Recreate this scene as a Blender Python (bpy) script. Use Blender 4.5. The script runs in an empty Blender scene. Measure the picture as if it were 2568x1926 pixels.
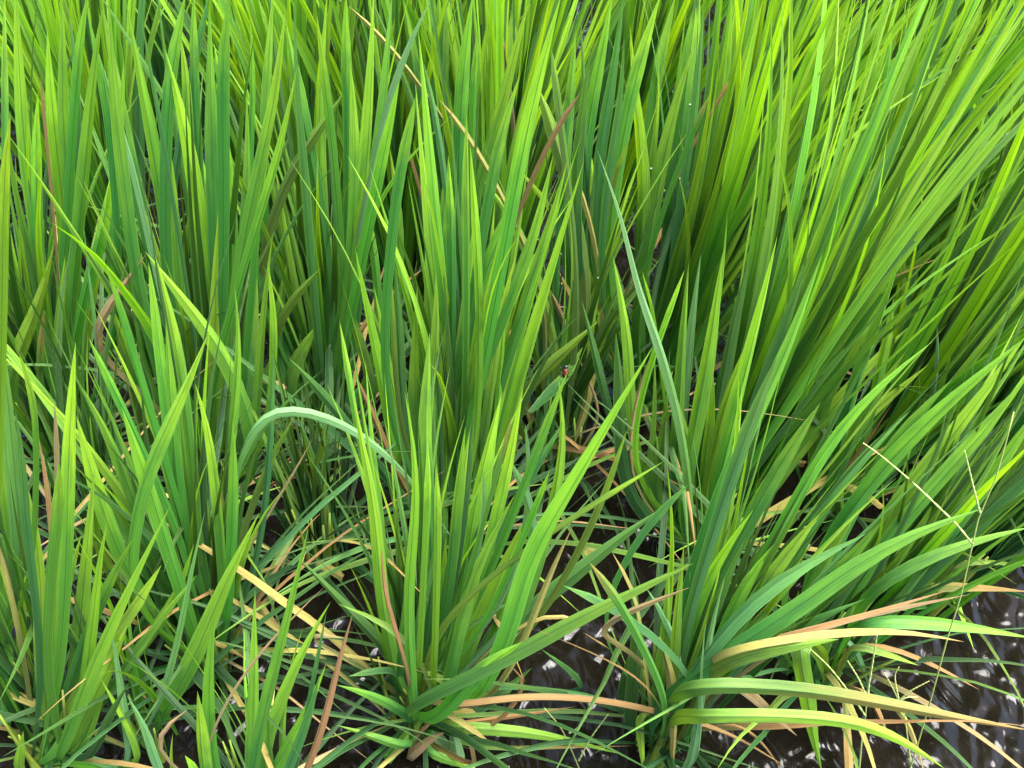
import bpy, math, random
from mathutils import Vector, Matrix, noise
random.seed(11)
R = math.radians

# ------------------------------------------------------------------ camera, sky, sun, exposure
scn = bpy.context.scene
H = 0.9
PITCH = R(46.5)
TAN = math.tan(R(25))
cam_d = bpy.data.cameras.new('camera'); cam = bpy.data.objects.new('camera', cam_d)
scn.collection.objects.link(cam)
cam.location = (0, 0, H); cam.rotation_euler = (PITCH, 0, 0)
cam_d.sensor_width = 36; cam_d.lens = 18 / TAN
cam_d.clip_start = 0.01; cam_d.clip_end = 2000
scn.camera = cam

SUN_EL, SUN_AZ = R(70), R(110)
world = bpy.data.worlds.new('World'); scn.world = world; world.use_nodes = True
wn = world.node_tree.nodes; wl = world.node_tree.links
sky = wn.new('ShaderNodeTexSky'); sky.sky_type = 'NISHITA'; sky.sun_disc = False
sky.sun_elevation = SUN_EL; sky.sun_rotation = SUN_AZ
sky.air_density = 1.0; sky.dust_density = 2.5; sky.ozone_density = 1.0
bg = wn['Background']; bg.inputs['Strength'].default_value = 0.05
wl.new(sky.outputs[0], bg.inputs[0])
sun_d = bpy.data.lights.new('sun', 'SUN'); sun_d.energy = 1.5; sun_d.angle = R(46); sun_d.color = (1, .975, .94)
sun = bpy.data.objects.new('sun', sun_d); scn.collection.objects.link(sun)
# sky sun_rotation is measured from +Y towards +X
sd = Vector((math.sin(SUN_AZ)*math.cos(SUN_EL), math.cos(SUN_AZ)*math.cos(SUN_EL), math.sin(SUN_EL)))
sun.rotation_euler = sd.to_track_quat('Z', 'Y').to_euler()
vs = scn.view_settings
vs.view_transform = 'Standard'; vs.look = 'None'; vs.gamma = 1; vs.use_curve_mapping = False
vs.exposure = 4.05

# ------------------------------------------------------------------ helpers
col = scn.collection
CA, SA = math.cos(PITCH), math.sin(PITCH)
def ray(sx, sy):                       # source pixel -> direction (unit depth along the axis)
    x = (sx/2568 - .5)*2*TAN; y = (.5 - sy/1926)*2*TAN*.75
    return Vector((x, y*CA + SA, y*SA - CA))
EYE = Vector((0, 0, H))
def ground(sx, sy, z=0.0):
    d = ray(sx, sy); return EYE + d*((z - H)/d.z)
def mpp(p):                            # metres per source pixel at a point
    return abs((p - EYE).dot(Vector((0, SA, -CA))))*2*TAN/2568
def link(name, me, parent=None):
    o = bpy.data.objects.new(name, me); col.objects.link(o)
    if parent: o.parent = parent
    return o
def tag(o, label=None, cat=None, group=None, kind=None):
    for k, v in (('label', label), ('category', cat), ('group', group), ('kind', kind)):
        if v: o[k] = v
    return o
def empty(name, loc):
    o = bpy.data.objects.new(name, None); o.empty_display_size = .02; o.location = loc; col.objects.link(o); return o

# ------------------------------------------------------------------ materials
def N(nt, t, **kw):
    n = nt.nodes.new(t)
    for k, v in kw.items(): setattr(n, k, v)
    return n
def math_n(nt, op, a, b=None):
    n = N(nt, 'ShaderNodeMath', operation=op)
    for i, v in enumerate((a, b)):
        if v is None: continue
        if isinstance(v, (int, float)): n.inputs[i].default_value = v
        else: nt.links.new(v, n.inputs[i])
    return n.outputs[0]
def mix_n(nt, f, a, b, mode='MIX'):
    n = N(nt, 'ShaderNodeMix', data_type='RGBA', blend_type=mode)
    for i, v in ((0, f), (6, a), (7, b)):
        if isinstance(v, (int, float)): n.inputs[i].default_value = v
        elif isinstance(v, tuple): n.inputs[i].default_value = (*v, 1)
        else: nt.links.new(v, n.inputs[i])
    return n.outputs[2]
def ramp_n(nt, f, stops):
    n = N(nt, 'ShaderNodeMapRange', interpolation_type='SMOOTHSTEP')
    n.inputs[1].default_value, n.inputs[2].default_value = stops
    nt.links.new(f, n.inputs[0]); return n.outputs[0]

def leaf_material(name, tip, dry=False):
    m = bpy.data.materials.new(name); m.use_nodes = True; nt = m.node_tree; nt.nodes.clear(); L = nt.links
    out = N(nt, 'ShaderNodeOutputMaterial')
    oi = N(nt, 'ShaderNodeObjectInfo'); uv = N(nt, 'ShaderNodeUVMap'); uv.uv_map = 'UVMap'
    sp = N(nt, 'ShaderNodeSeparateXYZ'); L.new(uv.outputs[0], sp.inputs[0]); u, v = sp.outputs[0], sp.outputs[1]
    # each blade gets its own stretch of the noise
    off = N(nt, 'ShaderNodeCombineXYZ'); L.new(math_n(nt, 'MULTIPLY', oi.outputs['Random'], 37.0), off.inputs[2])
    def streak(su, sv, detail=2):
        mp = N(nt, 'ShaderNodeVectorMath', operation='MULTIPLY_ADD'); mp.inputs[1].default_value = (su, sv, 1)
        L.new(uv.outputs[0], mp.inputs[0]); L.new(off.outputs[0], mp.inputs[2])
        n = N(nt, 'ShaderNodeTexNoise'); n.inputs['Scale'].default_value = 1; n.inputs['Detail'].default_value = detail
        L.new(mp.outputs[0], n.inputs['Vector']); return n.outputs[0]
    veins = streak(22, 1.2); blot = streak(2.2, 7, 3); fine = streak(60, 3)
    base = oi.outputs['Color']
    # yellowing towards the tip, strength = object alpha
    edge = math_n(nt, 'ABSOLUTE', math_n(nt, 'SUBTRACT', u, .5))
    vv = math_n(nt, 'ADD', v, math_n(nt, 'MULTIPLY', math_n(nt, 'SUBTRACT', blot, .5), .5))
    vv = math_n(nt, 'ADD', vv, math_n(nt, 'MULTIPLY', edge, .12))
    f = math_n(nt, 'MULTIPLY', ramp_n(nt, vv, (.30 if not dry else .35, 1.0)), oi.outputs['Alpha'])
    c = mix_n(nt, f, base, tip)
    k = math_n(nt, 'ADD', -.08, math_n(nt, 'ADD', math_n(nt, 'ADD', math_n(nt, 'MULTIPLY', veins, 1.25), math_n(nt, 'MULTIPLY', fine, .45)), math_n(nt, 'MULTIPLY', blot, .45)))
    cc = N(nt, 'ShaderNodeCombineXYZ'); [L.new(k, cc.inputs[i]) for i in range(3)]
    c = mix_n(nt, 1.0, c, cc.outputs[0], 'MULTIPLY')
    # brown flecks: few on green, many on dry leaves
    fl = ramp_n(nt, streak(9, 26, 3), (.60, .72) if dry else (.72, .80))
    c = mix_n(nt, math_n(nt, 'MULTIPLY', fl, .75 if dry else .45), c, (.10, .045, .015) if dry else (.17, .16, .04))
    if dry:
        g0 = ramp_n(nt, math_n(nt, 'ADD', v, math_n(nt, 'MULTIPLY', math_n(nt, 'SUBTRACT', blot, .5), .35)), (.12, .36))
        c = mix_n(nt, math_n(nt, 'MULTIPLY', math_n(nt, 'SUBTRACT', 1.0, g0), .85), c, (.055, .10, .014))
    # midrib line
    rib = ramp_n(nt, edge, (.06, .015)) if False else ramp_n(nt, edge, (.015, .06))
    c = mix_n(nt, math_n(nt, 'MULTIPLY', math_n(nt, 'SUBTRACT', 1.0, rib), .55), c, (.02, .075, .010) if not dry else (.22, .17, .08))
    c = mix_n(nt, math_n(nt, 'MULTIPLY', ramp_n(nt, edge, (.42, .48)), .45), c, (.12, .28, .06) if not dry else (.24, .18, .09))
    hsv = N(nt, 'ShaderNodeHueSaturation')
    L.new(math_n(nt, 'ADD', .487, math_n(nt, 'MULTIPLY', oi.outputs['Random'], .026)), hsv.inputs['Hue'])
    L.new(math_n(nt, 'ADD', .82, math_n(nt, 'MULTIPLY', math_n(nt, 'FRACT', math_n(nt, 'MULTIPLY', oi.outputs['Random'], 7.31)), .36)), hsv.inputs['Value'])
    L.new(c, hsv.inputs['Color']); c = hsv.outputs[0]
    geo = N(nt, 'ShaderNodeNewGeometry')
    back = mix_n(nt, .16, c, (.09, .19, .09) if not dry else (.2, .16, .08))
    c2 = mix_n(nt, geo.outputs['Backfacing'], c, back)
    b = N(nt, 'ShaderNodeBump'); b.inputs['Strength'].default_value = .6; b.inputs['Distance'].default_value = .0006
    L.new(math_n(nt, 'ADD', veins, math_n(nt, 'MULTIPLY', fine, .5)), b.inputs['Height'])
    p = N(nt, 'ShaderNodeBsdfPrincipled'); L.new(c2, p.inputs['Base Color']); L.new(b.outputs[0], p.inputs['Normal'])
    p.inputs['Roughness'].default_value = .55 if not dry else .7
    p.inputs['Specular IOR Level'].default_value = .27 if not dry else .12
    tr = N(nt, 'ShaderNodeBsdfTranslucent'); L.new(b.outputs[0], tr.inputs['Normal'])
    tcol = mix_n(nt, 1.0, c, (1.35, 1.25, .4) if not dry else (1.1, .95, .7), 'MULTIPLY'); L.new(tcol, tr.inputs['Color'])
    mx = N(nt, 'ShaderNodeMixShader'); mx.inputs[0].default_value = .42 if not dry else .25
    L.new(p.outputs[0], mx.inputs[1]); L.new(tr.outputs[0], mx.inputs[2]); L.new(mx.outputs[0], out.inputs[0])
    return m
M_LEAF = leaf_material('rice_leaf', (.24, .42, .014))
M_PALE = leaf_material('rice_leaf_pale_side', (.13, .27, .10))
M_DTIP = leaf_material('rice_leaf_drying', (.33, .17, .045))
M_DRY = leaf_material('rice_leaf_dry', (.27, .15, .055), True)

def simple(name, c, rough=.5, **kw):
    m = bpy.data.materials.new(name); m.use_nodes = True; nt = m.node_tree; p = nt.nodes['Principled BSDF']
    n = N(nt, 'ShaderNodeTexNoise'); n.inputs['Scale'].default_value = kw.get('scale', 60)
    cr = mix_n(nt, n.outputs[0], tuple(x*.7 for x in c), tuple(min(1, x*1.3) for x in c)); nt.links.new(cr, p.inputs['Base Color'])
    p.inputs['Roughness'].default_value = rough
    return m
M_STEM = leaf_material('rice_stem', (.30, .34, .08))

# water: dark silt-laden, rippled, glossy
def water_material():
    m = bpy.data.materials.new('paddy_water'); m.use_nodes = True; nt = m.node_tree; p = nt.nodes['Principled BSDF']; L = nt.links
    tc = N(nt, 'ShaderNodeTexCoord')
    def nz(scale, detail, dist=0.0, sq=(1, 1, 1)):
        mp = N(nt, 'ShaderNodeMapping'); mp.inputs['Scale'].default_value = sq; mp.inputs['Rotation'].default_value = (0, 0, R(18)); L.new(tc.outputs['Object'], mp.inputs[0])
        n = N(nt, 'ShaderNodeTexNoise'); n.inputs['Scale'].default_value = scale; n.inputs['Detail'].default_value = detail
        n.inputs['Distortion'].default_value = dist; L.new(mp.outputs[0], n.inputs['Vector']); return n.outputs[0]
    mud = nz(14, 5); silt = nz(160, 3)
    c = mix_n(nt, ramp_n(nt, mud, (.3, .7)), (.0026, .0021, .0013), (.0058, .0047, .0031))
    c = mix_n(nt, ramp_n(nt, silt, (.62, .75)), c, (.010, .0086, .0065))
    L.new(c, p.inputs['Base Color'])
    p.inputs['Roughness'].default_value = .11; p.inputs['IOR'].default_value = 1.34
    p.inputs['Specular IOR Level'].default_value = .32
    b = N(nt, 'ShaderNodeBump'); b.inputs['Strength'].default_value = 1.0; b.inputs['Distance'].default_value = .0115
    hgt = math_n(nt, 'ADD', nz(15, 1, 1.2, (1.7, 1, 1)), math_n(nt, 'MULTIPLY', nz(44, 0, .8, (1.7, 1, 1)), .15))
    L.new(hgt, b.inputs['Height']); L.new(b.outputs[0], p.inputs['Normal'])
    return m
M_WATER = water_material()

# ------------------------------------------------------------------ the setting
me = bpy.data.meshes.new('water')
me.from_pydata([(-300, -300, 0), (300, -300, 0), (300, 300, 0), (-300, 300, 0)], [], [(0, 1, 2, 3)])
me.materials.append(M_WATER)
water = tag(link('water', me), 'dark brown muddy paddy water rippling between the rice clumps', None, None, 'structure')

# ------------------------------------------------------------------ ribbons
def catmull(P, n):
    if len(P) == 2: P = [P[0], P[0].lerp(P[1], .5), P[1]]
    Q = [P[0]*2 - P[1]] + P + [P[-1]*2 - P[-2]]
    seg = [(P[i+1]-P[i]).length for i in range(len(P)-1)]; tot = sum(seg) or 1e-6
    out = []
    for k in range(n+1):
        s = tot*k/n; i = 0
        while i < len(seg)-1 and s > seg[i]: s -= seg[i]; i += 1
        t = min(1, s/(seg[i] or 1e-6)); a, b, c, d = Q[i], Q[i+1], Q[i+2], Q[i+3]
        out.append(.5*((2*b) + (c-a)*t + (2*a-5*b+4*c-d)*t*t + (3*b-a-3*c+d)*t**3))
    return out
def prof_leaf(t, nb=.42, ts=.36, pw=1.35):
    w = min(1, nb + (1-nb)*t/.3)
    s = max(0, (t-ts)/(1-ts)); return w*(1 - s**pw) + .012
def prof_scrap(t): return 1 if .04 < t < .96 else .72
def prof_stem(t): return 1 - .55*t
def ribbon(P, W, side, n=14, fold=.22, twist=(0, 0), prof=prof_leaf, mat=None, wob=.03, name='leaf_blade', rng=random, vis=0.0, smooth=0):
    """one blade: three verts per ring, crease along the midrib. side = wanted width direction"""
    C = catmull(P, n); V = []; F = []; UV = []
    for _ in range(smooth): C = [C[0]] + [C[i-1]*.25 + C[i]*.5 + C[i+1]*.25 for i in range(1, n)] + [C[n]]
    ph = rng.uniform(0, 6); L = sum((C[i+1]-C[i]).length for i in range(n))
    for i, c in enumerate(C):
        t = i/n
        tan = (C[min(i+1, n)] - C[max(i-1, 0)]); tan = tan.normalized() if tan.length > 1e-9 else Vector((0, 0, 1))
        s = side - tan*side.dot(tan)
        if s.length < 1e-4: s = tan.orthogonal()
        s.normalize()
        s = Matrix.Rotation(twist[0] + (twist[1]-twist[0])*t + wob*2*math.sin(ph+5*t), 3, tan) @ s
        nm = s.cross(tan)
        w = W*.5*prof(t)*(1 + wob*math.sin(ph*2 + t*17))
        e = nm*(w*wob*1.5*math.sin(ph + t*23))
        V += [c - s*w + nm*w*fold + e, c - nm*w*fold, c + s*w + nm*w*fold - e]
        tv = t if vis <= 0 else (.35*t/vis if t < vis else .35 + .65*(t-vis)/(1-vis))
        UV += [(0, tv), (.5, tv), (1, tv)]
    for i in range(n):
        for j in (0, 1): F.append((3*i+j, 3*i+j+1, 3*i+j+4, 3*i+j+3))
    me = bpy.data.meshes.new(name); me.from_pydata(V, [], F)
    ul = me.uv_layers.new(name='UVMap')
    for lp in me.loops: ul.data[lp.index].uv = UV[lp.vertex_index]
    me.polygons.foreach_set('use_smooth', [True]*len(me.polygons))
    at = me.attributes.new('sharp_edge', 'BOOLEAN', 'EDGE')
    for e in me.edges:
        a, b = e.vertices
        if a % 3 == 1 and b % 3 == 1: at.data[e.index].value = True
    if mat: me.materials.append(mat)
    return me
def tube(P, r, n=6, sides=5, mat=None, taper=.5, name='stem', bump=None):
    C = catmull(P, n); V = []; F = []; UV = []
    for i, c in enumerate(C):
        tan = (C[min(i+1, n)] - C[max(i-1, 0)]).normalized(); a = tan.orthogonal().normalized(); b = tan.cross(a)
        rr = r*(1-(1-taper)*i/n)*(bump(i/n) if bump else 1)
        for k in range(sides):
            q = 2*math.pi*k/sides; V.append(c + (a*math.cos(q) + b*math.sin(q))*rr); UV.append((k/sides, i/n))
    for i in range(n):
        for k in range(sides): F.append((i*sides+k, i*sides+(k+1) % sides, (i+1)*sides+(k+1) % sides, (i+1)*sides+k))
    F.append(tuple(reversed(range(sides)))); F.append(tuple(range(n*sides, (n+1)*sides)))
    me = bpy.data.meshes.new(name); me.from_pydata(V, [], F); ul = me.uv_layers.new(name='UVMap')
    for lp in me.loops: ul.data[lp.index].uv = UV[lp.vertex_index]
    me.polygons.foreach_set('use_smooth', [True]*len(me.polygons))
    if mat: me.materials.append(mat)
    return me

# colour of a blade: (rgb, tip yellowing, material, name, label)
KIND = {
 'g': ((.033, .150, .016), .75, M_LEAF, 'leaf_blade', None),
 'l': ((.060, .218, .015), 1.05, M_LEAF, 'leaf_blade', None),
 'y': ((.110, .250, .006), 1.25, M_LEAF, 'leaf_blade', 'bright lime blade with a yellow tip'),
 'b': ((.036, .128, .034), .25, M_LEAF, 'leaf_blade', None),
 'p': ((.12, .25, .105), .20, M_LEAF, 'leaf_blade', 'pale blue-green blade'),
 'd': ((.012, .056, .008), .2, M_LEAF, 'leaf_blade', None),  # dark older blade; also darkened to carry shade inside the clumps
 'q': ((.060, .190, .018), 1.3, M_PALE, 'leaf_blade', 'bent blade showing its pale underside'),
 'k': ((.006, .032, .006), .15, M_LEAF, 'leaf_blade', None),  # old blade with the deep shade of the clump put into its colour
 'o': ((.075, .120, .014), .60, M_LEAF, 'leaf_blade', 'dull olive blade'),
 'G': ((.055, .165, .010), .95, M_DTIP, 'leaf_blade', 'green blade drying to orange at the tip'),
 'Y': ((.13, .230, .016), 1.2, M_LEAF, 'leaf_blade', 'green blade turning yellow'),
 'w': ((.25, .235, .050), .60, M_DRY, 'dry_leaf', 'yellowed blade'),
 't': ((.215, .165, .075), .60, M_DRY, 'dry_leaf', 'straw-coloured dead blade'),
 'r': ((.21, .115, .038), .55, M_DRY, 'dry_leaf', 'orange-brown dead blade'),
 'n': ((.120, .060, .030), .40, M_DRY, 'dry_leaf', 'reddish brown dead blade'),
}
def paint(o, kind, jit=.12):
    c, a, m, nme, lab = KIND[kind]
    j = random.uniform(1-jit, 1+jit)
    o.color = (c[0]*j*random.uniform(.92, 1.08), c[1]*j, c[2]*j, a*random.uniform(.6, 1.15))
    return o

# ------------------------------------------------------------------ clumps  (base pixel in 2212-wide view coordinates)
SC = 2568/2212
CL = {
 'A': (125, 1645, 'broad-bladed rice clump in the bottom left corner, nearest of all'),
 'E': (590, 1800, 'low rice clump cut by the bottom edge, right of the corner clump'),
 'B': (455, 1440, 'rice clump with one long pale blade arching over to the right'),
 'C': (905, 1545, 'bushy rice clump at front centre with a rolled lime leaf low on its right'),
 'D': (1430, 1610, "rice clump at the water's edge with orange and yellow dead blades splayed right"),
 'F': (1765, 1470, "rice clump at the right water's edge showing bare stems above the water"),
 'G': (2010, 1290, 'rightmost rice clump beside the open water, leaning hard to the right'),
 'Y': (325, 1600, "two-bladed young rice clump between the corner clump and the low bottom clump"),
 'I': (690, 1230, "low dark rice clump in the shaded gap under the pale arching blade"),
 'O': (250, 1260, "half-hidden dark rice clump behind the corner clump, left of the arching one"),
 'H': (865, 730, "upright rice clump closing the row gap left of upper centre"),
 'K': (-70, 1480, 'rice clump cut by the left edge, behind the corner clump'),
 'L': (140, 1010, 'wide upright rice clump at the left, behind the dark water gap'),
 'M': (480, 1090, 'dense tall rice clump with yellow-tipped blades, behind the pale arching blade'),
 'N': (715, 960, 'rice clump left of centre with old olive blades at its foot'),
 'P': (985, 1190, 'tall rice clump in the middle, right behind the front centre clump'),
 'Q': (1190, 1010, 'thin rice clump with yellow blades falling across it, beside the red beetle'),
 'S': (1500, 1200, 'rice clump with a long pale blue-green blade leaning left out of it'),
 'T': (1790, 1130, 'rice clump fanning right over broken yellow leaf pieces'),
 'U': (2060, 1060, 'rice clump near the right edge, behind the tall seed-headed weed stalk'),
 'V': (1400, 900, 'upright lime rice clump in the third row, right of centre'),
 'W': (1640, 880, 'dense bright lime rice clump at upper right, combed to the right'),
 'X': (1925, 850, 'upper right rice clump with two upright blades over its leaning ones'),
 'Z': (2210, 860, 'rice clump cut by the right edge in the third row'),
 'J': (1040, 860, 'rice clump in the third row, just behind the tall middle one'),
}
clumps = {}
def lean_at(x): 
    t = max(0, min(1, (x+.15)/.55)); return .03 + .31*t*t*(3-2*t)
def new_clump(key, p, label, group='rice clumps growing in the flooded paddy'):
    o = empty('rice_clump', p); tag(o, label, 'rice plant', group); clumps[key] = o; return o
for k, (x, y, lab) in CL.items():
    new_clump(k, ground(x*SC, y*SC), lab)

# ---- shared blade library: unit shapes leaning towards +X
LIB = []
for i in range(30):
    L = random.uniform(.40, .58); th = R(random.uniform(0, 8)); cur = R(random.choice([5, 9, 14, 20, 32]))*random.uniform(.6, 1.2)
    P = [Vector((0, 0, 0))]; n = 8
    for s in range(n):
        a = th + cur*(s/n)**2; P.append(P[-1] + Vector((math.sin(a), random.uniform(-.03, .03), math.cos(a)))*L/n)
    LIB.append(ribbon(P, random.uniform(.0075, .013), Matrix.Rotation(random.uniform(-1.2, 1.2), 3, 'Z') @ Vector((0, 1, 0)), 14, .2,
               (random.uniform(-.4, .4), random.uniform(-.9, .9)), mat=M_LEAF))
DROOP = []
for i in range(16):
    L = random.uniform(.22, .42); th = R(random.uniform(35, 68)); cur = R(random.uniform(20, 62))
    P = [Vector((0, 0, .015))]; n = 8
    for s in range(n):
        a = th + cur*(s/n)**1.3; q = P[-1] + Vector((math.sin(a), random.uniform(-.06, .06), math.cos(a)))*L/n
        q.z = max(q.z, .006); P.append(q)
    DROOP.append(ribbon(P, random.uniform(.0042, .0085), Vector((0, 1, 0)), 12, .25, (random.uniform(-.5, .5), random.uniform(-.9, .9))))
STEMS = []
for i in range(6):
    b = random.uniform(-.02, .02); h = random.uniform(.07, .13)
    STEMS.append(tube([Vector((0, 0, -.02)), Vector((.3*b, 0, h*.5)), Vector((b, 0, h))], random.uniform(.0032, .0050), 5, 6, M_STEM, .2))
def bend(o, az, tilt, lx, ly=0):
    """spin by az, tip by tilt, then lean the whole blade by the wind"""
    m = Matrix.Rotation(az, 4, 'Z') @ Matrix.Rotation(tilt, 4, 'Y')
    return Matrix.Rotation(lx, 4, 'Y') @ Matrix.Rotation(-ly, 4, 'X') @ m
def library_copy(mesh, name, parent, mat, kind):
    o = link(name, mesh, parent)
    o.material_slots[0].link = 'OBJECT' if False else 'DATA'
    return paint(o, kind)
DRYVAR = {}
def mesh_with(mesh, mat):
    key = (mesh.name, mat.name)
    if key not in DRYVAR:
        m = mesh.copy(); m.materials.clear(); m.materials.append(mat); DRYVAR[key] = m
    return DRYVAR[key]
def fill(key, nblade, ndroop, nstem, smin=.7, smax=1.05, back=False, kinds='gggglldddddkkkbG', droopk='oobtwrdddkkkkkkkkk'):  # dark kinds in filler and droops paint shade into the clump depths
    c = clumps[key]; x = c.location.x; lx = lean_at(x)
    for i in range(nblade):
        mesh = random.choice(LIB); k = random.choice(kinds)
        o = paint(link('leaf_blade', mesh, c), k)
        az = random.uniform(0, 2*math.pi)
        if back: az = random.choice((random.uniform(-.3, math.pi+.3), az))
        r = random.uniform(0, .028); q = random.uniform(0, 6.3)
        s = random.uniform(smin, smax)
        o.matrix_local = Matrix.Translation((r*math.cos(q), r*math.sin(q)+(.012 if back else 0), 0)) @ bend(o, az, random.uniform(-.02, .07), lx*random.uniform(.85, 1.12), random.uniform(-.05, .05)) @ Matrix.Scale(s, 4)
    for i in range(ndroop):
        k = random.choice(droopk); _, _, m, nme, lab = KIND[k]
        o = paint(link(nme, mesh_with(random.choice(DROOP), m), c), k)
        if lab and nme == 'dry_leaf': o['label'] = lab
        o.matrix_local = Matrix.Translation((random.uniform(-.02, .02), random.uniform(-.02, .02), 0)) @ Matrix.Rotation(random.uniform(0, 6.3), 4, 'Z') @ Matrix.Scale(random.uniform(.7, 1.1), 4)
    for i in range(nstem):
        o = link('stem', random.choice(STEMS), c); q = random.uniform(0, 6.3); r = random.uniform(0, .024)
        g = random.random(); o.color = (.10+.10*g, .22+.05*g, .03, random.uniform(0, .6))
        o.matrix_local = Matrix.Translation((r*math.cos(q), r*math.sin(q), 0)) @ bend(o, q, random.uniform(.02, .16), lx*.7)
fill('A', 26, 8, 10, .55, .8, True); fill('E', 8, 10, 8, .4, .5, True); fill('B', 48, 30, 16, .5, .85, True)
fill('C', 44, 28, 16, .45, .78, True); fill('D', 54, 18, 18, .5, .85, True); fill('F', 56, 14, 18, .6, .9, True)
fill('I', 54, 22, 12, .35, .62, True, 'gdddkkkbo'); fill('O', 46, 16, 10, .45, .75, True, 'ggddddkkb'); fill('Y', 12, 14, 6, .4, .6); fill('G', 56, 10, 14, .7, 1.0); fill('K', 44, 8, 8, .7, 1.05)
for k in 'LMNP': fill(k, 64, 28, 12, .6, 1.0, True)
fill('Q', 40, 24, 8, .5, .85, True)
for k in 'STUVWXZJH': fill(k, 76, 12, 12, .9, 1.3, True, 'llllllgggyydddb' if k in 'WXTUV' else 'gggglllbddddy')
# ---- rows behind
ordn = ['fourth', 'fifth', 'sixth', 'seventh', 'eighth']
for r, y in enumerate((1.06, 1.25, 1.45, 1.66, 1.88)):
    half = y*.62 + .12; n = int(2*half/.20); xs = [-half + (i+.5)*2*half/n for i in range(n)]
    for i, x in enumerate(xs):
        key = 'r%d_%d' % (r, i)
        side = 'left' if i < n/2 else 'right'; num = i+1 if side == 'left' else n-i
        nth = ['first', 'second', 'third', 'fourth', 'fifth', 'sixth', 'seventh', 'eighth', 'ninth'][num-1]
        new_clump(key, (x + random.uniform(-.035, .035), y + random.uniform(-.035, .035), 0),
                  'upright rice clump in the %s row back, %s from the %s' % (ordn[r], nth, side))
        fill(key, (95, 86, 70, 54, 40)[r], 5 if r < 2 else 0, 8 if r < 2 else 0, .95, 1.3, False, 'llllllgggyyddb' if x > .1 else 'ggggglllbdyG')

# ---- the field goes on beyond those rows and beyond the left edge: one mass nobody could count
V = []; F = []; UV = []
def mass_blade(x, y):
    L = random.uniform(.40, .58); th = R(random.uniform(2, 16)); cur = R(random.uniform(8, 40)); az = random.uniform(0, 6.3)
    d = Vector((math.cos(az), math.sin(az), 0)); sd_ = Vector((-d.y, d.x, 0)); p = Vector((x + random.uniform(-.03, .03), y + random.uniform(-.03, .03), 0)); W = random.uniform(.012, .018)
    lx = lean_at(x); b = len(V); n = 6
    for i in range(n+1):
        t = i/n; w = W*.5*prof_leaf(t); q = p + Vector((lx*p.z, 0, 0))
        V.extend((q - sd_*w, q + sd_*w)); UV.extend(((0, t), (1, t)))
        a = th + cur*t*t; p = p + (d*math.sin(a) + Vector((0, 0, math.cos(a))))*L/n
    for i in range(n): F.append((b+2*i, b+2*i+1, b+2*i+3, b+2*i+2))
for j in range(7):
    y = 2.08 + .21*j
    for i in range(17):
        for k in range(22): mass_blade(-1.9 + .23*i + random.uniform(-.03, .03), y + random.uniform(-.02, .02))
for j in range(10):
    y = .15 + .2*j
    for i in range(4):
        for k in range(22): mass_blade(-(y*.62 + .34) - .22*i, y)
me = bpy.data.meshes.new('rice_field'); me.from_pydata(V, [], F); ul = me.uv_layers.new(name='UVMap')
for lp in me.loops: ul.data[lp.index].uv = UV[lp.vertex_index]
me.materials.append(M_LEAF)
far = link('rice_field', me); far.color = (.05, .165, .012, .6)
tag(far, 'mass of green rice going on beyond the counted clumps', None, None, 'stuff')
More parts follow.
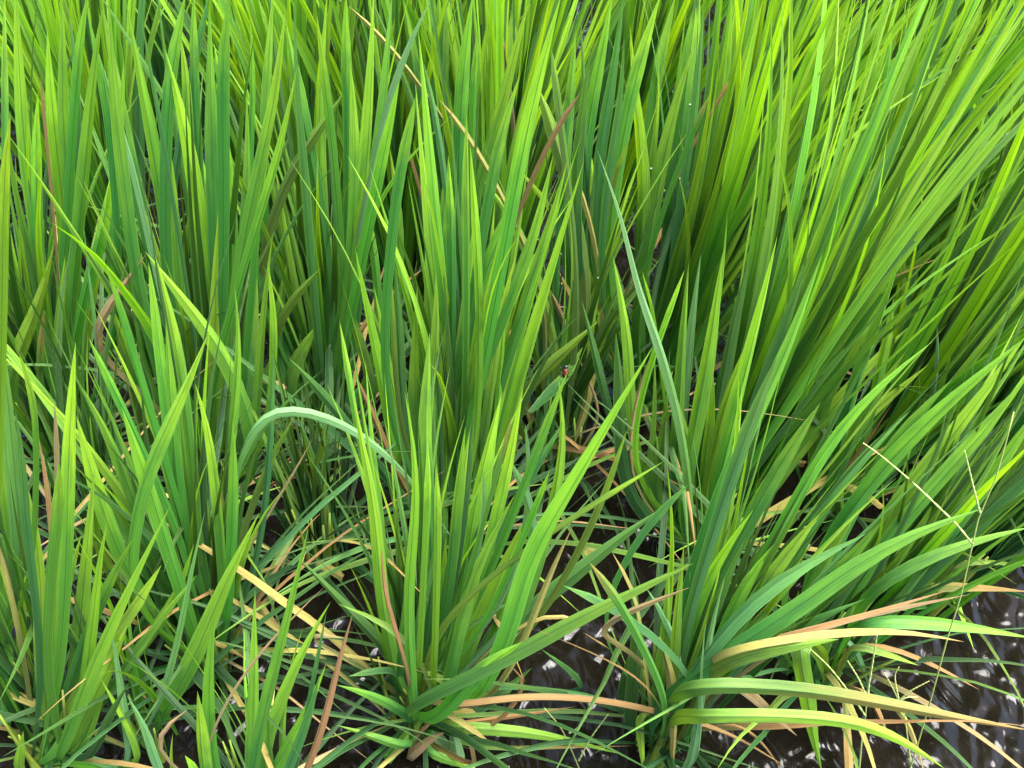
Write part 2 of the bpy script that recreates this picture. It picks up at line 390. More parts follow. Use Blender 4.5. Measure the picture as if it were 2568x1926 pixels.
# ------------------------------------------------------------------ traced blades.  tile origin, then: clump kind width points (base to tip) in tile units
K = 2568/2568*2.572
TILES = {'a1': (0, 0), 'a2': (860, 0), 'a3': (1708, 0), 'b1': (0, 640), 'b2': (860, 640), 'b3': (1708, 640), 'c1': (0, 1286), 'c2': (860, 1286), 'c3': (1708, 1286)}
TRACE = {
'a1': """
L l 90 250,1640 160,1000 120,400 95,-150
L l 90 460,1400 400,700 410,200 390,-100
L y 85 400,1300 330,700 305,190
L l 90 490,1640 550,1000 610,400 668,10
L b 50 490,1100 500,500 440,60
L l 70 240,1400 230,900 245,590
K y 70 20,1640 20,1100 68,720
M g 80 900,1300 780,700 700,250 660,20
L l 60 480,700 510,250 570,-60
M b 28 1050,900 980,500 900,60
M l 98 1090,1640 1000,1000 900,500 815,20
M y 112 1320,1640 1240,1100 1150,620 1065,320
M l 70 1140,1640 1110,1200 1070,790
M y 72 1370,1640 1320,1150 1240,770
M l 76 1500,1640 1480,1100 1440,800 1390,520
M g 90 1380,1300 1360,700 1350,0
M l 60 1220,900 1210,500 1165,230
M b 50 1200,640 1290,300 1350,-50
M l 36 1430,600 1420,400 1380,280
M l 80 1620,1300 1740,800 1810,400 1840,60
M l 70 1600,1640 1760,1150 1860,750 1915,440
M l 60 1650,1640 1680,1200 1800,560
M g 60 1560,1640 1600,1100 1590,560
N l 42 1610,900 1640,600 1610,80
N g 80 1980,850 1900,500 1840,130
N l 60 2130,800 2090,500 2040,80
N p 32 1900,1640 2000,1250 2110,880 2150,690
N b 22 2180,1640 2150,1300 2120,800
N o 70 1850,1150 2000,920 2250,560
N g 60 1700,900 1740,300 1760,-40
M g 80 1440,700 1430,350 1480,-40
M g 60 1260,700 1240,300 1250,-60
L l 80 620,1640 680,1450 720,1100
L b 50 880,1640 740,1200 600,830 470,490
M p 45 970,1600 880,1150 770,780 640,350
M l 42 850,1640 860,1500 815,1330
L g 30 270,1640 285,1400
L l 30 320,1640 340,1450
M g 80 1080,700 1120,350 1200,-50
L g 60 720,900 640,400 560,60
M l 70 700,1400 760,1000 800,380
M g 90 860,1640 780,1000 720,500 700,-50
N b 70 2000,1640 1950,1000 1900,400 1900,-40
N g 80 2100,1640 2060,1000 2080,300 2110,-60
K g 50 30,900 20,400 30,-100
L r 26 300,900 275,700 262,480
""",
'a2': """
N l 92 90,1640 170,700 200,-60
N g 84 170,1400 260,700 320,-60
N p 52 220,950 330,520 430,250 575,-20
P l 92 640,2300 570,1640 510,1000 468,545
P l 82 640,1800 560,1000 520,500 485,190
P b 40 640,1000 590,700 520,400
J b 34 540,500 640,120 700,-50
J g 70 640,640 650,200 660,-50
J g 92 750,900 790,300 840,-50
J l 90 860,1000 900,500 965,-10
J l 46 840,600 850,400 870,190
J l 76 900,1100 1030,700 1120,250 1210,-20
P l 112 1060,1500 1190,800 1300,350 1410,-40
J b 60 1190,600 1250,250 1310,-50
P g 80 930,1300 1020,850 1100,600 1145,470
P y 58 880,2000 850,1400 820,930
J b 46 760,1100 800,800 800,560 740,430
P l 60 800,1640 790,1200 800,720
N l 60 370,1640 360,1400 330,1100 300,950
N l 52 210,1640 180,1480 118,1265
N g 25 340,1640 310,1500 295,1360
N l 72 70,1300 80,900 72,650 45,390
N l 80 180,1400 290,850 366,510
P g 72 340,1250 400,950 470,620
J w 42 300,280 160,140 38,40
Q w 46 860,950 770,820 690,720 620,640
Q r 46 1370,820 1450,700 1530,600
Q o 82 1420,1050 1310,750 1258,560
Q o 56 1410,800 1370,550 1345,310
Q g 44 1440,800 1475,500
Q Y 62 1200,1640 1090,1400 1000,1250 905,1160
Q Y 58 1560,1700 1420,1450 1340,1330 1250,1230 1080,1030
P g 72 1050,2000 1200,1640 1290,1300 1355,1000
P g 80 1100,2200 1270,1640 1370,1350 1450,1030
P y 98 1080,2700 1200,2240 1380,1640 1460,1350 1555,1040
Q w 46 1560,1260 1520,1150 1462,1055
V y 92 1660,1900 1640,1400 1590,1000 1555,760
V b 36 1570,1200 1555,500 1533,110
V l 92 1930,1640 1940,1100 1880,600 1850,150
V l 46 1950,1500 2010,900 2050,550 2035,360
V b 52 1700,1200 1790,700 1815,210
V g 82 1560,1000 1660,400 1740,-40
V b 82 1640,1100 1740,500 1810,-40
V l 95 1980,1500 2110,800 2260,300
V l 92 1840,700 1960,250 2050,-40
V l 80 2000,700 2080,250 2150,-50
J d 84 1250,950 1450,300 1620,-30
P l 84 900,1800 1030,1450 1140,1220
P g 60 700,1640 690,1300 680,1000
P g 60 640,1640 650,1300 665,1050
J t 40 1060,400 1010,150 950,-30
V o 34 1730,1200 1780,1040 1855,880
N g 70 30,700 10,300 20,-60
J g 80 480,700 450,300 380,-40
J l 70 600,500 620,250 620,-60
V g 80 1420,1200 1470,600 1500,200
V d 80 1500,1500 1520,900 1600,300
J r 30 480,1150 440,1020 415,930
""",
'a3': """
V b 60 0,1300 90,700 150,-20
V l 66 130,1150 230,800 280,450 305,200
V l 98 230,1700 340,900 430,400 530,-10
W y 62 400,760 500,450 590,260
V g 102 160,1700 400,900 600,500 700,200 790,-60
V l 56 560,1000 640,750 670,540
W y 112 700,950 850,500 960,150 1030,-60
W l 114 960,700 1150,300 1280,-30
W l 76 880,1150 1080,500 1210,50
W l 30 1325,500 1350,300 1365,180
W l 74 930,1450 1250,700 1480,280 1560,-40
W y 108 900,1750 1250,1000 1550,600 1700,400 1850,150
X y 94 1500,1640 1560,1000 1580,600 1602,265
X l 104 1580,1800 1720,1000 1800,500 1862,-30
X b 84 1830,1700 1950,1000 2050,500 2205,120
X b 62 2000,900 1970,450 1935,215
X g 80 1960,800 1880,600 1840,470
X y 36 1540,950 1500,800 1420,715 1250,690 1080,702
V l 42 520,1200 510,1000 470,850 410,740
V l 62 780,1550 730,1150 700,950 670,750
W l 76 640,1640 700,1300 800,950
V l 82 460,1700 600,1250 700,950 790,770
W l 62 830,1750 930,1250 1060,885
W l 50 880,1400 940,1150 975,920
X l 66 1120,1700 1250,1350 1310,1030
W y 62 850,1700 1050,1300 1180,1130
X y 66 1620,1700 1760,1400 1845,1040
X Y 46 1740,1700 1830,1400 1920,1080
Z l 62 1950,1640 2000,1400 2020,1100
Z p 36 1750,1045 1950,920 2240,810
Z p 42 1960,1400 2080,1220 2240,1080
Z b 52 2110,1700 2100,1500 2070,1230
X o 36 1860,480 1960,250 2060,100
X p 36 1310,1680 1430,1540 1550,1390
V r 22 825,1400 820,1330 813,1245
X r 32 1350,1620 1310,1540 1268,1455
X t 20 1760,1330 1750,1230 1738,1095
V r 32 260,600 330,500 390,415
V G 36 80,830 140,700 190,600
V p 50 0,1260 60,1130 155,1040
W l 100 600,1100 760,600 880,200 930,-60
W g 90 800,900 900,500 1000,200 1110,-60
W l 90 1150,900 1300,500 1430,100
W g 100 1100,1200 1330,700 1520,300 1640,0
X g 110 1200,1640 1400,1200 1620,850 1900,400
W l 90 1400,700 1600,300 1720,0
X l 80 1700,700 1830,350 1960,0
Z l 100 2050,1500 2120,1100 2240,700
Z g 90 1900,1640 2080,1100 2260,850
V g 100 0,800 60,300 110,-60
V l 90 200,900 290,400 330,-60
W b 70 700,700 800,300 850,-60
X b 60 1950,500 2070,250 2230,40
Z g 80 2150,1200 2180,700 2230,300
""",
'b1': """
K b 112 130,2000 110,1640 60,1100 20,700 -20,300
K l 112 80,1900 60,1640 20,1200 -20,850
L l 104 40,850 150,550 260,300 350,-80
L l 88 500,1000 520,800 560,450 650,0 725,-545
L o 62 0,700 25,450 75,140
L G 46 250,700 265,520 285,350
L g 72 240,900 330,650 385,370
N p 30 880,950 820,880 500,580 250,300 -60,-30
B l 68 850,620 750,280 678,55
M t 80 560,580 700,340 850,120 945,-10
M p 50 940,750 900,400 860,100 850,-220
B l 68 1060,900 1010,450 958,45
B l 82 1200,1000 1130,500 1060,200 1000,0
B l 84 1150,1500 1110,1000 1090,700 1068,410
M l 72 1270,800 1230,400 1190,150 1110,-10
M *l 104 1620,1130 1530,800 1420,600 1340,480 1150,250 935,-25
B *l 108 900,1550 1080,1100 1230,800 1342,505
M l 112 1390,1200 1390,600 1390,200 1410,-300
M l 76 1650,1100 1680,600 1730,100 1760,-150
B l 64 1460,1500 1530,800 1545,400 1512,190
M y 60 1760,850 1770,500 1770,300 1725,40
B b 46 1730,1400 1750,900 1765,600
N g 56 1780,500 1810,300 1855,40
N o 56 1770,500 1900,250 2070,85
N g 94 1640,950 1780,700 1872,488
N g 104 1800,900 1950,600 2048,448
B l 76 1490,1900 1510,1300 1500,1060
B l 78 1430,1900 1370,1300 1320,950 1260,830
B y 68 1340,1900 1310,1640 1295,1350
B G 64 1450,1900 1440,1640 1408,1420
B g 92 1280,1900 1190,1300 1150,1000 1150,800
B l 104 1100,1950 1000,1640 930,1400 850,1200 788,985
B l 56 800,1000 680,770 610,600 570,530
B g 74 900,1700 720,1200 600,950 518,835
A b 60 190,1900 150,1640 150,1300 98,985
K l 46 240,1150 210,800 122,625
A r 64 320,1750 290,1400 248,1170
L t 50 430,1070 340,950 228,795
A t 44 370,1400 370,1150 350,945
B l 104 760,1900 660,1640 560,1300 492,1035
A l 94 430,1900 440,1300 460,900 488,560
A l 82 360,1800 395,1560 380,1335
B y 56 590,1720 600,1600 612,1390
B y 62 1100,1750 1060,1600 1008,1440
M o 92 1050,1400 880,900 720,400
M l 50 880,800 780,500 700,290
M n 26 1760,1420 1950,1230 2150,1090
M r 34 1760,1470 2000,1390 2240,1370
M t 18 1900,1680 1740,1430
B t 24 1770,1600 1900,1400 2022,1175
M r 18 1480,1240 1380,1110
B o 46 1620,1640 1750,1300 1912,1018
P d 62 2230,1080 2050,850 1855,655
N G 50 2160,700 2090,600 2028,515
N o 62 2140,1370 1900,1210 1688,1065
M g 100 1480,900 1470,400 1460,0
M g 80 1350,1600 1290,1000 1280,500
M g 100 1600,800 1620,400 1650,0
N b 60 1880,700 1920,400 1990,50
N g 80 1990,500 2000,200 2020,-100
L g 80 380,700 400,300 420,0
L d 70 120,500 130,200 140,-100
B q 62 1470,1900 1480,1640 1530,1350 1640,1080 1720,985 1860,965 2020,1010 2212,1085 2400,1200 2580,1370 2720,1540 2960,1890
""",
'b2': """
P l 98 640,1640 640,1000 670,500 720,0 720,-300
P g 98 720,1400 770,600 830,0 855,-300
P g 98 880,1300 930,500 950,0 980,-350
P y 62 790,1000 860,550 886,205
P l 72 920,1100 1000,500 1060,180 1118,-10
P l 48 980,1250 1010,800 1040,400 1040,140
P y 74 880,1500 1000,950 1060,700 1091,475
P y 68 960,1300 1020,1000 1080,750 1157,455
C l 140 820,1900 880,1500 950,1200 1020,900
Q b 62 1210,1400 1310,900 1380,600 1492,395
Q o 72 1180,860 1450,600 1662,415
Q b 78 1300,1100 1400,920 1600,620 1800,350 2070,-10
C l 78 1180,2250 1310,1800 1425,1300 1420,950 1388,775
C *l 150 1050,2490 1160,2110 1280,1810 1420,1580 1645,1200 1850,850 2005,580
C l 60 1200,1400 1330,1000 1410,900 1452,745
Q w 78 1560,470 1450,250 1385,90
Q t 52 1450,450 1400,340 1335,220
Q t 26 1690,1060 1660,980 1570,770 1485,590
S b 58 1720,1050 1620,600 1538,285
S y 78 1860,1100 1850,600 1800,300 1742,10
S *q 66 2230,1500 2210,1300 2130,900 2010,500 1900,200 1800,-240 1640,-680
S y 26 2010,420 1990,250 1928,100
S y 42 2040,530 2150,300 2203,95
S t 30 1860,1050 1930,800 2006,600
Q r 56 1640,1290 1850,1240 2022,1183
C Y 56 1560,1640 1700,1560 1880,1470 2072,1328
C o 62 1620,1700 1750,1350 1832,1125
S g 84 1990,1640 2070,1200 2090,880
S g 52 1940,1700 2010,1200 2012,650
S g 84 2150,1500 2180,700 2230,50
C l 94 340,2700 300,2500 250,2200 200,1640 130,1250 80,1000 58,860
C l 42 70,1000 20,650 -22,425
P r 62 300,1300 180,980 58,735
P l 92 400,1640 330,1250 270,900 180,450 100,100 80,-40
P l 62 440,1450 330,900 260,500 198,190
P b 62 380,900 360,350 328,10
C *l 78 450,2850 420,2360 430,1960 480,1610 455,1150 398,875
C *y 50 545,1700 560,1450 545,1190
C *y 54 610,1800 615,1560 600,1335
C g 68 720,1900 760,1500 820,1125
C G 36 1000,1400 1050,1220 1090,1040
C l 84 940,1900 1080,1300 1162,850
C p 64 1235,1640 1210,1530 1120,1420 1062,1300
C p 30 1210,1290 1200,1200 1175,1085
C p 42 900,1750 930,1550 903,1390
C l 46 1210,1720 1270,1530 1332,1395
C b 40 1220,1430 1330,1230 1422,1075
P b 32 610,760 600,600 583,445
N o 74 200,900 90,500 -5,225
P o 44 330,760 325,400 314,145
N r 46 250,300 410,180 522,85
P b 56 600,1040 450,800 305,620
S Y 52 2150,960 2100,860 2058,750
D b 60 1950,1740 2080,1600 2230,1480
C g 90 560,1640 520,1200 560,500
P g 80 470,1200 460,700 480,200
P g 90 540,1200 600,600 600,100
C d 80 780,1640 800,1300 850,1000
C g 80 700,2000 740,1500 790,1100
S d 90 1800,1400 1790,900 1760,500
""",
'b3': """
S p 72 0,1100 60,500 128,-10
S g 104 20,1500 170,700 270,-20
S l 94 280,1300 420,700 550,200 620,-120
S y 66 200,1300 330,800 482,458
S g 88 130,1700 170,1200 205,900 194,640
D g 104 180,1750 400,1200 650,700 800,300 915,-20
S b 94 460,1050 650,500 840,-20
S b 84 220,1100 370,300 450,-20
T l 94 880,1050 1050,600 1130,200 1190,-150
T l 78 900,1000 1100,600 1250,350 1405,30
W r 20 870,550 860,250 842,-10
T b 42 740,1070 900,650 1040,480 1390,-10
T p 60 900,1640 940,1450 985,1250 940,1130 860,1060 735,1000 728,960 752,860 728,620
S l 104 460,1700 640,1400 850,1150 1050,900 1300,600 1512,428
D l 84 640,1750 1000,1130 1250,850 1622,555
T y 74 940,1250 1250,1000 1595,705
T l 66 1270,800 1330,550 1372,275
U l 94 1340,700 1550,300 1720,-40
T l 72 1560,1100 1660,850 1752,585
T p 30 1640,900 1665,600 1650,445
U l 84 1430,1050 1700,500 1970,-20
U l 84 1620,750 1900,250 2070,-30
F g 112 1050,1700 1500,1150 1900,800 2240,520
F y 104 1320,1700 1800,1100 2240,500
U b 104 1660,1340 2000,900 2240,660
F l 104 1450,1700 1900,1200 2240,780
F g 94 1800,1700 2100,1300 2330,950
T n 36 880,1550 1050,1400 1200,1200 1360,960
S l 64 430,1700 530,1500 607,1345
S o 74 380,1600 600,1250 790,1020
T g 90 1100,900 1250,500 1420,0
U g 100 1500,1200 1800,700 2100,200
U l 90 1850,900 2050,500 2240,200
G y 100 1650,1700 1950,1300 2250,950
G g 100 1950,1700 2150,1400 2300,1200
F g 100 1200,1500 1500,1050 1750,800
F b 90 900,1640 1200,1250 1480,1000
D g 100 480,1640 700,1250 900,950
D b 90 300,1500 480,1000 620,650
T g 90 1050,1300 1250,900 1450,620
X l 80 1380,600 1420,300 1440,-50
T y 80 1150,750 1290,400 1330,130
""",
'c1': """
A l 116 300,1660 220,1350 130,900 120,600 150,450 207,285
A l 96 340,1500 260,900 270,500 220,0 150,-260
A l 88 350,1400 340,800 370,300 390,0 410,-420
A l 104 420,1640 480,1100 540,500 580,0 612,-290
A l 84 500,1400 600,700 640,300 692,55
A l 124 340,1660 600,1000 800,550 1000,150 1095,-40
A l 134 330,1660 550,1300 720,950 832,705
A l 64 480,1640 640,1200 760,840
B g 84 740,1100 1000,750 1150,500 1252,200
B b 58 780,930 950,650 1342,285
A g 64 700,1150 1060,650 1272,400
A g 74 600,700 750,350 862,158
A g 64 390,650 470,350 525,140
A Y 92 760,760 900,560 1000,420 1042,335
B g 90 1260,700 1200,280 1110,0 1050,-60
Y p 50 970,1370 1120,950 1220,450 1322,-10
Y l 124 1060,1290 1270,900 1430,500 1672,0
E l 86 1380,1700 1340,1100 1360,850 1390,660
E l 92 1330,1750 1300,1400 1273,1150
E l 84 1610,1750 1640,1200 1640,850 1630,700 1646,500
E g 88 1620,1750 1700,1300 1800,900 1900,500 1988,100
E l 94 1660,1700 1900,1000 2050,700 2132,575
E b 36 1990,1250 2060,900 2105,640
E l 82 1720,1750 1950,1350 2105,970
E *r 70 1960,1700 2100,1350 2150,1050 2220,830 2280,635
A p 70 880,1720 800,1300 760,1000 765,780 700,705
A l 74 960,1700 800,1300 700,1180 650,1070
E p 62 1020,1700 960,1400 900,1280 818,1175
E y 26 1095,1700 1100,1550 1115,1420
E l 52 1290,1700 1250,1620 1193,1565
A Y 64 115,1720 125,1600 150,1405
A l 64 270,1720 330,1560 408,1405
A n 28 290,1650 120,1470 35,1365
B r 72 980,1280 900,1140 820,1020
B t 62 950,1220 1050,1110 1185,1035
B t 30 1310,765 1200,720 1040,745
B w 46 1300,790 1450,860 1625,965
B o 62 1380,800 1500,810 1640,860
E t 46 900,1490 1040,1370 1215,1265
C t 40 1860,770 2050,735 2230,810
A w 56 70,480 40,350 -5,205
E b 62 1880,1600 2000,1300 2060,1050
E t 26 1400,1315 1560,1050 1800,750 2095,475
K l 80 30,830 22,750 0,670
K g 90 60,1500 30,1000 20,600 0,200
A g 90 300,1500 250,1100 280,800 310,600
A d 60 560,1640 700,1300 830,1100
B g 70 1240,900 1140,500 1100,200
""",
'c2': """
C r 46 320,700 230,450 252,225
C b 78 450,1250 480,700 590,300 652,-10
C l 88 580,1100 640,500 720,200 805,-20
C y 62 640,700 645,400 665,152
C *g 94 700,1000 830,400 1000,100 1110,-120
C l 112 720,1150 880,700 1040,350 1192,5
C *w 62 1140,900 1290,500 1400,250 1482,85
C *g 104 800,1060 1050,950 1400,740 1700,580 1930,500 2260,325
C b 104 1000,850 1210,620 1600,320 1850,100 2080,-40
C *l 104 770,1150 900,960 1050,860 1168,828
C b 46 560,1030 700,820 900,650 1182,525
C *r 42 1050,1340 1200,1080 1285,990 1262,958 1150,965 1015,970
C *r 74 700,1260 950,1220 1200,1190 1700,1220 2212,1340 2500,1430 2860,1640
C r 42 640,1390 900,1330 1150,1310 1500,1250
C Y 78 550,1400 1000,1380 1400,1450 1775,1552
C G 36 700,1530 1200,1500 1410,1510 1885,1503
C o 56 720,1120 690,1020 600,990 485,1015
C b 62 450,1350 400,1230 268,1172
C l 68 180,1700 380,1480 500,1330 655,1145
C r 36 480,1460 600,1280 705,1175
C w 62 720,1310 800,1360 880,1400 952,1485
C t 92 380,1640 480,1500 655,1415
C p 84 770,1700 720,1500 690,1330
C r 48 900,1700 850,1550 785,1390
C g 62 480,1560 360,1500 200,1440 -40,1370
C g 56 500,1540 700,1600 880,1660
D !w 84 2040,800 2110,950 2140,1250 2125,1640 2115,1800
D Y 52 1870,1240 1890,1310 1930,1500 1945,1720
D p 44 2170,900 2080,640 1957,485
D w 46 1910,600 1890,420 1820,320 1735,252
D G 64 1800,600 1700,440 1590,320
D t 58 1580,740 1900,620 2240,480
D r 22 2080,1320 1980,1110 1700,940 1235,748
D r 20 1720,880 1640,830 1545,768
C w 36 1330,585 1450,610 1545,695
D b 62 1780,610 1600,500 1420,468
C b 84 440,1080 200,790 0,600 -160,400 -330,255
C o 46 440,820 350,690 100,600 -30,588
C b 42 300,985 160,1020 35,1055
C g 64 420,1310 200,1160 -40,1110
C g 70 330,1100 420,700 400,300
C g 90 600,1150 740,800 900,450
C g 80 860,1050 1000,700 1120,350
D g 90 2000,1400 2080,800 2100,300
D d 90 1850,1500 1900,900 1880,400
D g 80 2100,1300 2150,700 2200,200
D d 60 1760,1300 1850,1000 1900,700
C d 60 880,1300 1060,1120 1220,1000
C b 50 1640,1180 1420,980 1280,880
""",
'c3': """
D *p 56 30,1750 130,1150 200,700 285,400
D *p 36 90,1700 130,1000 158,705
D l 96 30,800 200,350 330,180 465,-20
D *g 124 380,850 800,600 1000,420 1300,200 1600,80 1950,-30
D *b 104 200,860 500,500 800,320 1000,220 1202,132
F g 84 1200,500 1600,260 1900,170 2260,90
D r 66 320,870 800,760 1200,650 1480,570 1720,500
D t 52 900,720 1500,600 1870,525
D *w 94 320,860 800,780 1200,730 1500,750 1825,832
F g 104 1150,690 1350,680 1800,710 2280,810
D o 94 250,960 600,860 1020,815
F o 62 1100,800 1400,940 1535,985
F r 52 1150,800 1500,910 1700,1010 1925,1142
D *t 104 270,990 400,1080 550,1250 750,1440
D *G 96 60,1120 150,1110 600,1120 1100,1190 1600,1290 2280,1410
D *Y 94 120,1320 200,1310 600,1310 1000,1330 1200,1370 1450,1480 1700,1650
F *Y 104 740,840 760,900 820,1200 850,1450 910,1680
F p 52 1060,780 1150,950 1212,1125
F *r 52 1215,1140 1280,1300 1342,1475
D r 24 365,1325 500,1440 650,1660
F w 46 1430,1270 1500,1450 1570,1680
G y 62 1620,260 1720,420 1800,620 1892,892
G l 62 1640,240 1750,310 1825,395
G r 18 1610,300 1585,390 1548,465
G r 18 1530,490 1505,540 1468,592
G G 62 1380,500 1700,460 2000,480 2250,510
G o 40 1740,300 2000,310 2250,345
F b 56 700,780 950,640 1192,555
F g 90 520,760 900,500 1200,330
F g 90 700,700 1050,350 1300,50
G g 100 1250,600 1450,350 1750,100
F d 90 900,700 1100,400 1300,250
G l 90 1300,500 1550,250 1700,80
F g 80 640,1100 700,800 760,500
F g 60 850,1120 950,850 1060,600
D g 90 250,800 400,450 600,200
D b 80 150,800 280,450 420,150
D g 90 450,600 650,300 900,0
F l 80 850,450 1000,200 1150,-40
"""}
VIEW_H = Vector((0, 1, 0))
def trace_point(sx, sy, base, tilt, yaw, dy):
    """point on an upright plane through the clump, or on the water where the plane would dip under it"""
    d = ray(sx, sy)
    n = Vector((math.sin(yaw), math.cos(yaw), -math.tan(tilt)))
    o = base + Vector((0, dy, 0))
    den = d.dot(n); t = (o - EYE).dot(n)/den if abs(den) > 1e-6 else 1e9
    p = EYE + d*t
    if p.z < .012 or t < 0: p = EYE + d*((.012 - H)/d.z)
    return p
ntr = 0
for tile, txt in TRACE.items():
    ox, oy = TILES[tile]
    for line in txt.strip().splitlines():
        f = line.split(); c = clumps[f[0]]; kind = f[1].lstrip('*!'); w = float(f[2])
        px = [tuple(float(v) for v in q.split(',')) for q in f[3:]]
        base = Vector(c.location)
        low = kind in 'wtrnG' or (abs(px[-1][0]-px[0][0]) > 1.6*abs(px[-1][1]-px[0][1]))
        tilt = random.uniform(-.10, .14); yaw = random.uniform(-.2, .2); dy = random.uniform(-.075, -.04) if low and f[0] in 'CDFGE' else random.uniform(-.035, .02)
        if f[1][0] in '*!': dy = random.uniform(-.085, -.055)
        P = [trace_point(ox + u/2.572, oy + v/2.572, base, tilt, yaw, dy) for u, v in px]
        _, _, m, nme, lab = KIND[kind]
        W = w/2.572*mpp(P[len(P)//2])*(1.02 if m is not M_DRY else .74)
        # carry the hidden foot of the blade down to its clump
        foot = base + Vector((random.uniform(-.018, .018), random.uniform(-.02, .012), .01))
        gap = (P[0]-foot).length
        pre = []
        if gap > .02 and w > 22 and f[1][0] != '!':
            if gap > .09:
                back = P[0] - (P[1]-P[0]).normalized()*gap*.45; half = foot.lerp(P[0], .5)
                pre = [foot, half.lerp(back, .55) if (P[0]-foot).angle(P[1]-P[0], 0) < .8 else half + Vector((0, 0, gap*.1))]; pre[1].z = max(pre[1].z, .01)
            else: pre = [foot]
        pts = pre + P
        L0 = sum((pts[i+1]-pts[i]).length for i in range(len(pre))) if pre else 0
        L1 = sum((P[i+1]-P[i]).length for i in range(len(P)-1))
        _, _, m, nme, lab = KIND[kind]
        mid = P[len(P)//2]; view = (mid - EYE).normalized(); tan = (P[-1]-P[0]).normalized()
        side = tan.cross(view)
        tw = random.choice((-1, 1))*random.uniform(.05, .6)
        ts = (L0 + L1*random.uniform(.30, .46))/(L0+L1)
        pr = lambda t, ts=ts, pw=random.uniform(1.1, 1.6), nb=.18 if len(px) > 9 else .16 if m is M_DRY or low else .38: prof_leaf(t, nb, ts, pw)
        n = min(48, max(10, int((L0+L1)/(.022 if len(px) < 7 else .014))))
        loc = [p - base for p in pts]
        me = ribbon(loc, W, side, n, random.uniform(.2, .42) if m is not M_DRY else random.uniform(.35, .7), (tw, tw + random.uniform(-.35, .35)), pr, m, random.uniform(.008, .025), nme, vis=L0/(L0+L1) if L0 > .02 else 0, smooth=5)
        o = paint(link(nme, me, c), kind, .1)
        if lab and nme == 'dry_leaf': o['label'] = lab
        ntr += 1
print('traced blades', ntr, 'objects', len(bpy.data.objects))

# ------------------------------------------------------------------ weeds with seed heads
M_WEED = leaf_material('weed_stalk', (.42, .46, .16))
def tile_pts(tile, txt, base, tilt=0, dy=0):
    ox, oy = TILES[tile]
    return [trace_point(ox + float(q.split(',')[0])/2.572, oy + float(q.split(',')[1])/2.572, base, tilt, 0, dy) for q in txt.split()]
def weed(tile, foot, main, spikes, label, r, leaves=()):
    ox, oy = TILES[tile]; b = ground(ox + foot[0]/2.572, oy + foot[1]/2.572)
    o = empty('seeding_weed', b); tag(o, label, 'weed', 'thin seed-headed weeds over the open water')
    P = [Vector((0, 0, 0))] + [p - b for p in tile_pts(tile, main, b)]
    q = link('stalk', tube(P, r, 24, 5, M_WEED, .6, 'stalk'), o); q.color = (.30, .38, .12, .5)
    for t in spikes:
        P = [p - b for p in tile_pts(tile, t, b)]
        q = link('seed_spike', tube(P, r*1.15, 40, 5, M_WEED, .45, 'seed_spike', lambda t: 1 + .25*math.sin(t*70)), o)
        q.color = (.36, .42, .17, .6)
    for t in leaves:
        P = [p - b for p in tile_pts(tile, t, b)]
        q = link('leaf_blade', ribbon(P, .006, Vector((1, 0, 0)), 10, .2, (.2, .5), mat=M_LEAF), o); q.color = (.13, .27, .06, .3)
weed('c3', (1420, 1800), '1480,1640 1600,1240 1720,800 1800,550 1880,200 1930,0 2010,-170 2080,-400 2145,-650',
     ['1880,200 1790,90 1700,0 1500,-190 1300,-360 1175,-450', '1930,0 1905,-90 1830,-400'],
     'tall thin weed stalk forking into beaded seed spikes at the right edge', 0.0007)
weed('c3', (1130, 1800), '1150,1640 1165,1480 1190,1300 1195,1240',
     ['1190,1310 1100,1180 960,1000 835,880', '1205,1240 1210,1120 1230,1000 1265,785', '1200,1200 1150,1080 1075,955'],
     'short weed with finger-like seed spikes over the dark water', .0008)
weed('c3', (1500, 1760), '1440,1300 1405,1215', ['1405,1215 1360,1120 1310,1030', '1405,1215 1480,1150 1600,1085', '1405,1215 1460,1190 1525,1188', '1405,1215 1380,1060 1405,995'],
     'smallest weed tuft, its seed spikes spread star-like above the yellow-tipped blade', .0007)
weed('c2', (1570, 1760), '1520,1640 1460,1500 1400,1380 1300,1260', ['1460,1420 1510,1390 1570,1320', '1520,1600 1600,1450 1710,1300'],
     'spindly branching weed lying low on the water right of the front centre clump', .0007)

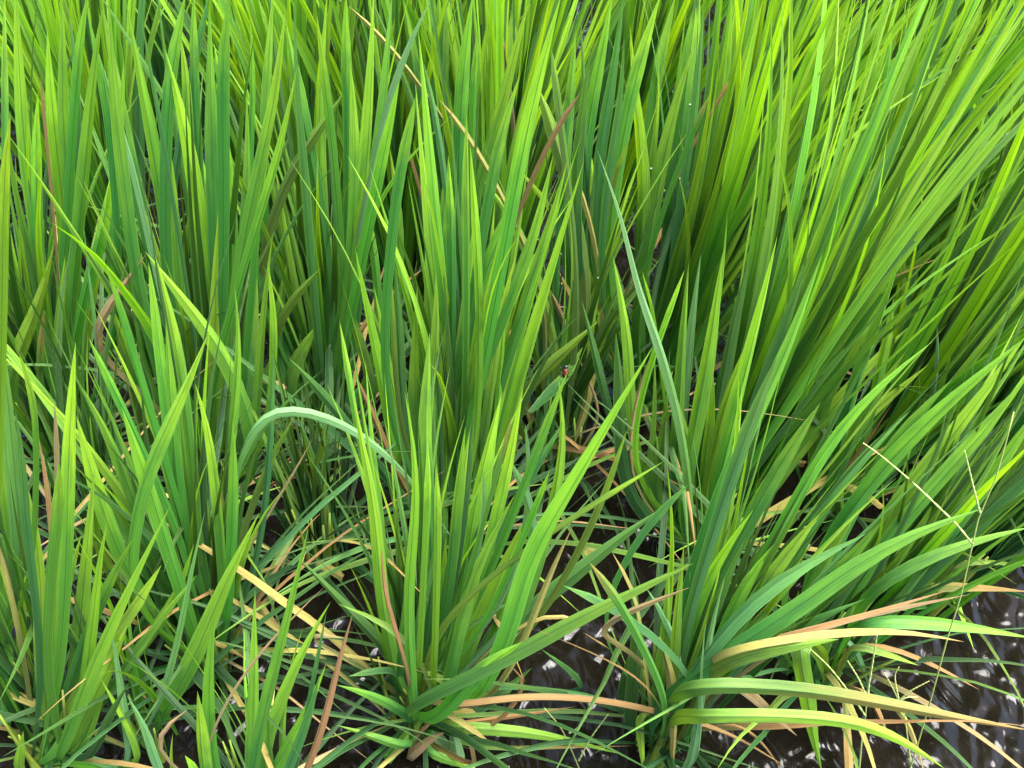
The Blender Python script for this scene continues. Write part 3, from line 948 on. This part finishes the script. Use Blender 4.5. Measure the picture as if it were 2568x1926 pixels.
# ------------------------------------------------------------------ broken leaf pieces
SCRAPS = [
 ('b1', 'w', 62, .05, '640,1365 760,1345 875,1325', 'yellow-green piece of blade floating between the left clumps'),
 ('b1', 'o', 52, .08, '210,635 330,655 460,690', 'pale olive piece of blade lying across the left clump'),
 ('b1', 'w', 70, .10, '890,710 950,610 1015,510', 'cream yellow broken blade caught among dark stems at left'),
 ('b1', 'w', 44, .06, '495,1005 600,960 705,915', 'narrow yellow-green blade piece beside the dark water gap at left'),
 ('b3', 'w', 62, .10, '530,1060 590,1090 660,1120', 'yellow blade stub in the right-hand foliage, upper of two'),
 ('b3', 'w', 90, .09, '520,1110 525,1190 500,1280', 'broad yellow broken blade hanging in the right-hand foliage'),
 ('b3', 'w', 56, .07, '1055,1480 1120,1510 1190,1545', 'yellow broken blade near the weed stalk at right'),
 ('b3', 'w', 40, .07, '1205,1550 1250,1590 1300,1630', 'small yellow leaf fragment lowest beside the weed stalk'),
 ('b3', 'w', 46, .07, '740,1335 770,1340 800,1350', 'tiny pale yellow leaf fragment among right-hand stems'),
 ('b3', 'w', 46, .08, '430,1330 460,1340 500,1345', 'small yellow blade end left of the hanging broken blade'),
 ('b3', 'o', 60, .20, '910,300 930,260 1010,250 1090,240', 'bent pale olive blade piece in the upper right foliage'),
 ('c1', 'w', 60, .05, '1660,580 1720,670 1800,770', 'straw yellow blade piece slanting right of the long lime blade'),
 ('c1', 'w', 56, .04, '2040,320 2120,360 2212,420', 'yellow broken blade end left of the front centre clump'),
 ('c2', 'w', 100, .06, '1560,210 1610,250 1640,290', 'crumpled yellow leaf bit behind the long dark green blade'),
 ('c2', 'w', 66, .05, '660,1290 760,1290 855,1305', 'folded yellow leaf piece at the foot of the front centre clump'),
 ('c2', 'o', 44, .05, '760,1165 850,1165 930,1165', 'short olive leaf stub sticking out of the front centre clump'),
 ('b1', 't', 46, .12, '1680,790 1750,815 1840,865', 'cream dry leaf tip caught on the tall left-of-centre clump'),
 ('a2', 't', 40, .16, '1280,960 1310,1000 1300,1080', 'curled pale leaf husk in the dark gap at upper centre'),
 ('a3', 't', 34, .3, '300,190 330,230 345,250', 'tiny cream husk near the top, right of centre'),
]
for tile, kind, w, z, txt, lab in SCRAPS:
    ox, oy = TILES[tile]; P = []
    for i, q in enumerate(txt.split()):
        u, v = (float(e) for e in q.split(',')); P.append(ground(ox + u/2.572, oy + v/2.572, z + .006*i))
    mid = P[1]; b = Vector((mid.x, mid.y, mid.z))
    me = ribbon([p - b for p in P], w/2.572*mpp(mid), Vector((0, -.6, 1)).cross(P[-1]-P[0]), 8, .15, (.1, .3), prof_scrap, KIND[kind][2], .05, 'leaf_scrap')
    o = link('leaf_scrap', me); o.location = b; paint(o, kind)
    tag(o, lab, 'leaf piece', 'broken leaf pieces caught in the paddy')

# ------------------------------------------------------------------ red beetle in the gap right of centre
M_RED = simple('beetle_red', (.075, .004, .004), .45); M_BLK = simple('beetle_black', (.012, .010, .010), .4)
def ball(name, r, sc, loc, mat, parent):
    import bmesh
    bm = bmesh.new(); bmesh.ops.create_uvsphere(bm, u_segments=12, v_segments=8, radius=r)
    for v in bm.verts: v.co = Vector((v.co.x*sc[0], v.co.y*sc[1], v.co.z*sc[2])) + Vector(loc)
    me = bpy.data.meshes.new(name); bm.to_mesh(me); bm.free(); me.polygons.foreach_set('use_smooth', [True]*len(me.polygons))
    me.materials.append(mat); return link(name, me, parent)
bp = trace_point(860 + 1435/2.572, 640 + 760/2.572, Vector(clumps['Q'].location), 0, 0, -.03)
bt = empty('beetle', bp); bt.rotation_euler = (R(70), 0, R(-12))
tag(bt, 'small dark red beetle clinging in the shaded gap right of centre', 'beetle')
ball('shell', .0042, (.72, 1.25, .6), (0, 0, 0), M_RED, bt); ball('head', .0024, (1, .8, .8), (0, .0066, 0), M_BLK, bt)
for sgn in (-1, 1):
    for y in (-.003, .0005, .004):
        link('leg', tube([Vector((sgn*.002, y, -.001)), Vector((sgn*.0052, y*1.3, .0005)), Vector((sgn*.0068, y*1.6, -.003))], .00035, 4, 4, M_BLK, .6, 'leg'), bt)
bl = link('leaf_blade', ribbon([Vector((-.035, -.05, -.0042)), Vector((0, 0, -.0042)), Vector((.02, .045, -.0042))], .012, Vector((1, 0, 0)), 8, .1, mat=M_LEAF), clumps['Q']); bl.location = bp - Vector(clumps['Q'].location); paint(bl, 'd')

# ------------------------------------------------------------------ droplets on the leaning blades
mw = bpy.data.materials.new('dew'); mw.use_nodes = True; p = mw.node_tree.nodes['Principled BSDF']
p.inputs['Base Color'].default_value = (.95, .98, 1, 1); p.inputs['Roughness'].default_value = .03; p.inputs['Transmission Weight'].default_value = .7; p.inputs['IOR'].default_value = 1.33
import bmesh
bm = bmesh.new(); bmesh.ops.create_icosphere(bm, subdivisions=2, radius=1)
for v in bm.verts: v.co.z *= .8
dm = bpy.data.meshes.new('water_droplet'); bm.to_mesh(dm); bm.free(); dm.polygons.foreach_set('use_smooth', [True]*len(dm.polygons)); dm.materials.append(mw)
spots = []
for k in 'WXTUVZ':
    for ch in clumps[k].children:
        if ch.name.startswith('leaf_blade') and ch.data.users == 1: spots.append((clumps[k], ch))
for i in range(14):
    c, ch = random.choice(spots); nv = len(ch.data.vertices)//3
    j = random.randint(int(nv*.45), nv-2)*3 + random.choice((0, 1, 2))
    q = Vector(c.location) + ch.data.vertices[j].co; n = (EYE - q).normalized()
    o = link('water_droplet', dm); r = random.uniform(.0006, .0013); o.scale = (r, r, r*random.uniform(.8, 1.4)); o.location = q + n*r*.6
    tag(o, 'tiny clear water droplet beading on a blade in the right half', 'droplet', 'water droplets on the right-hand blades')
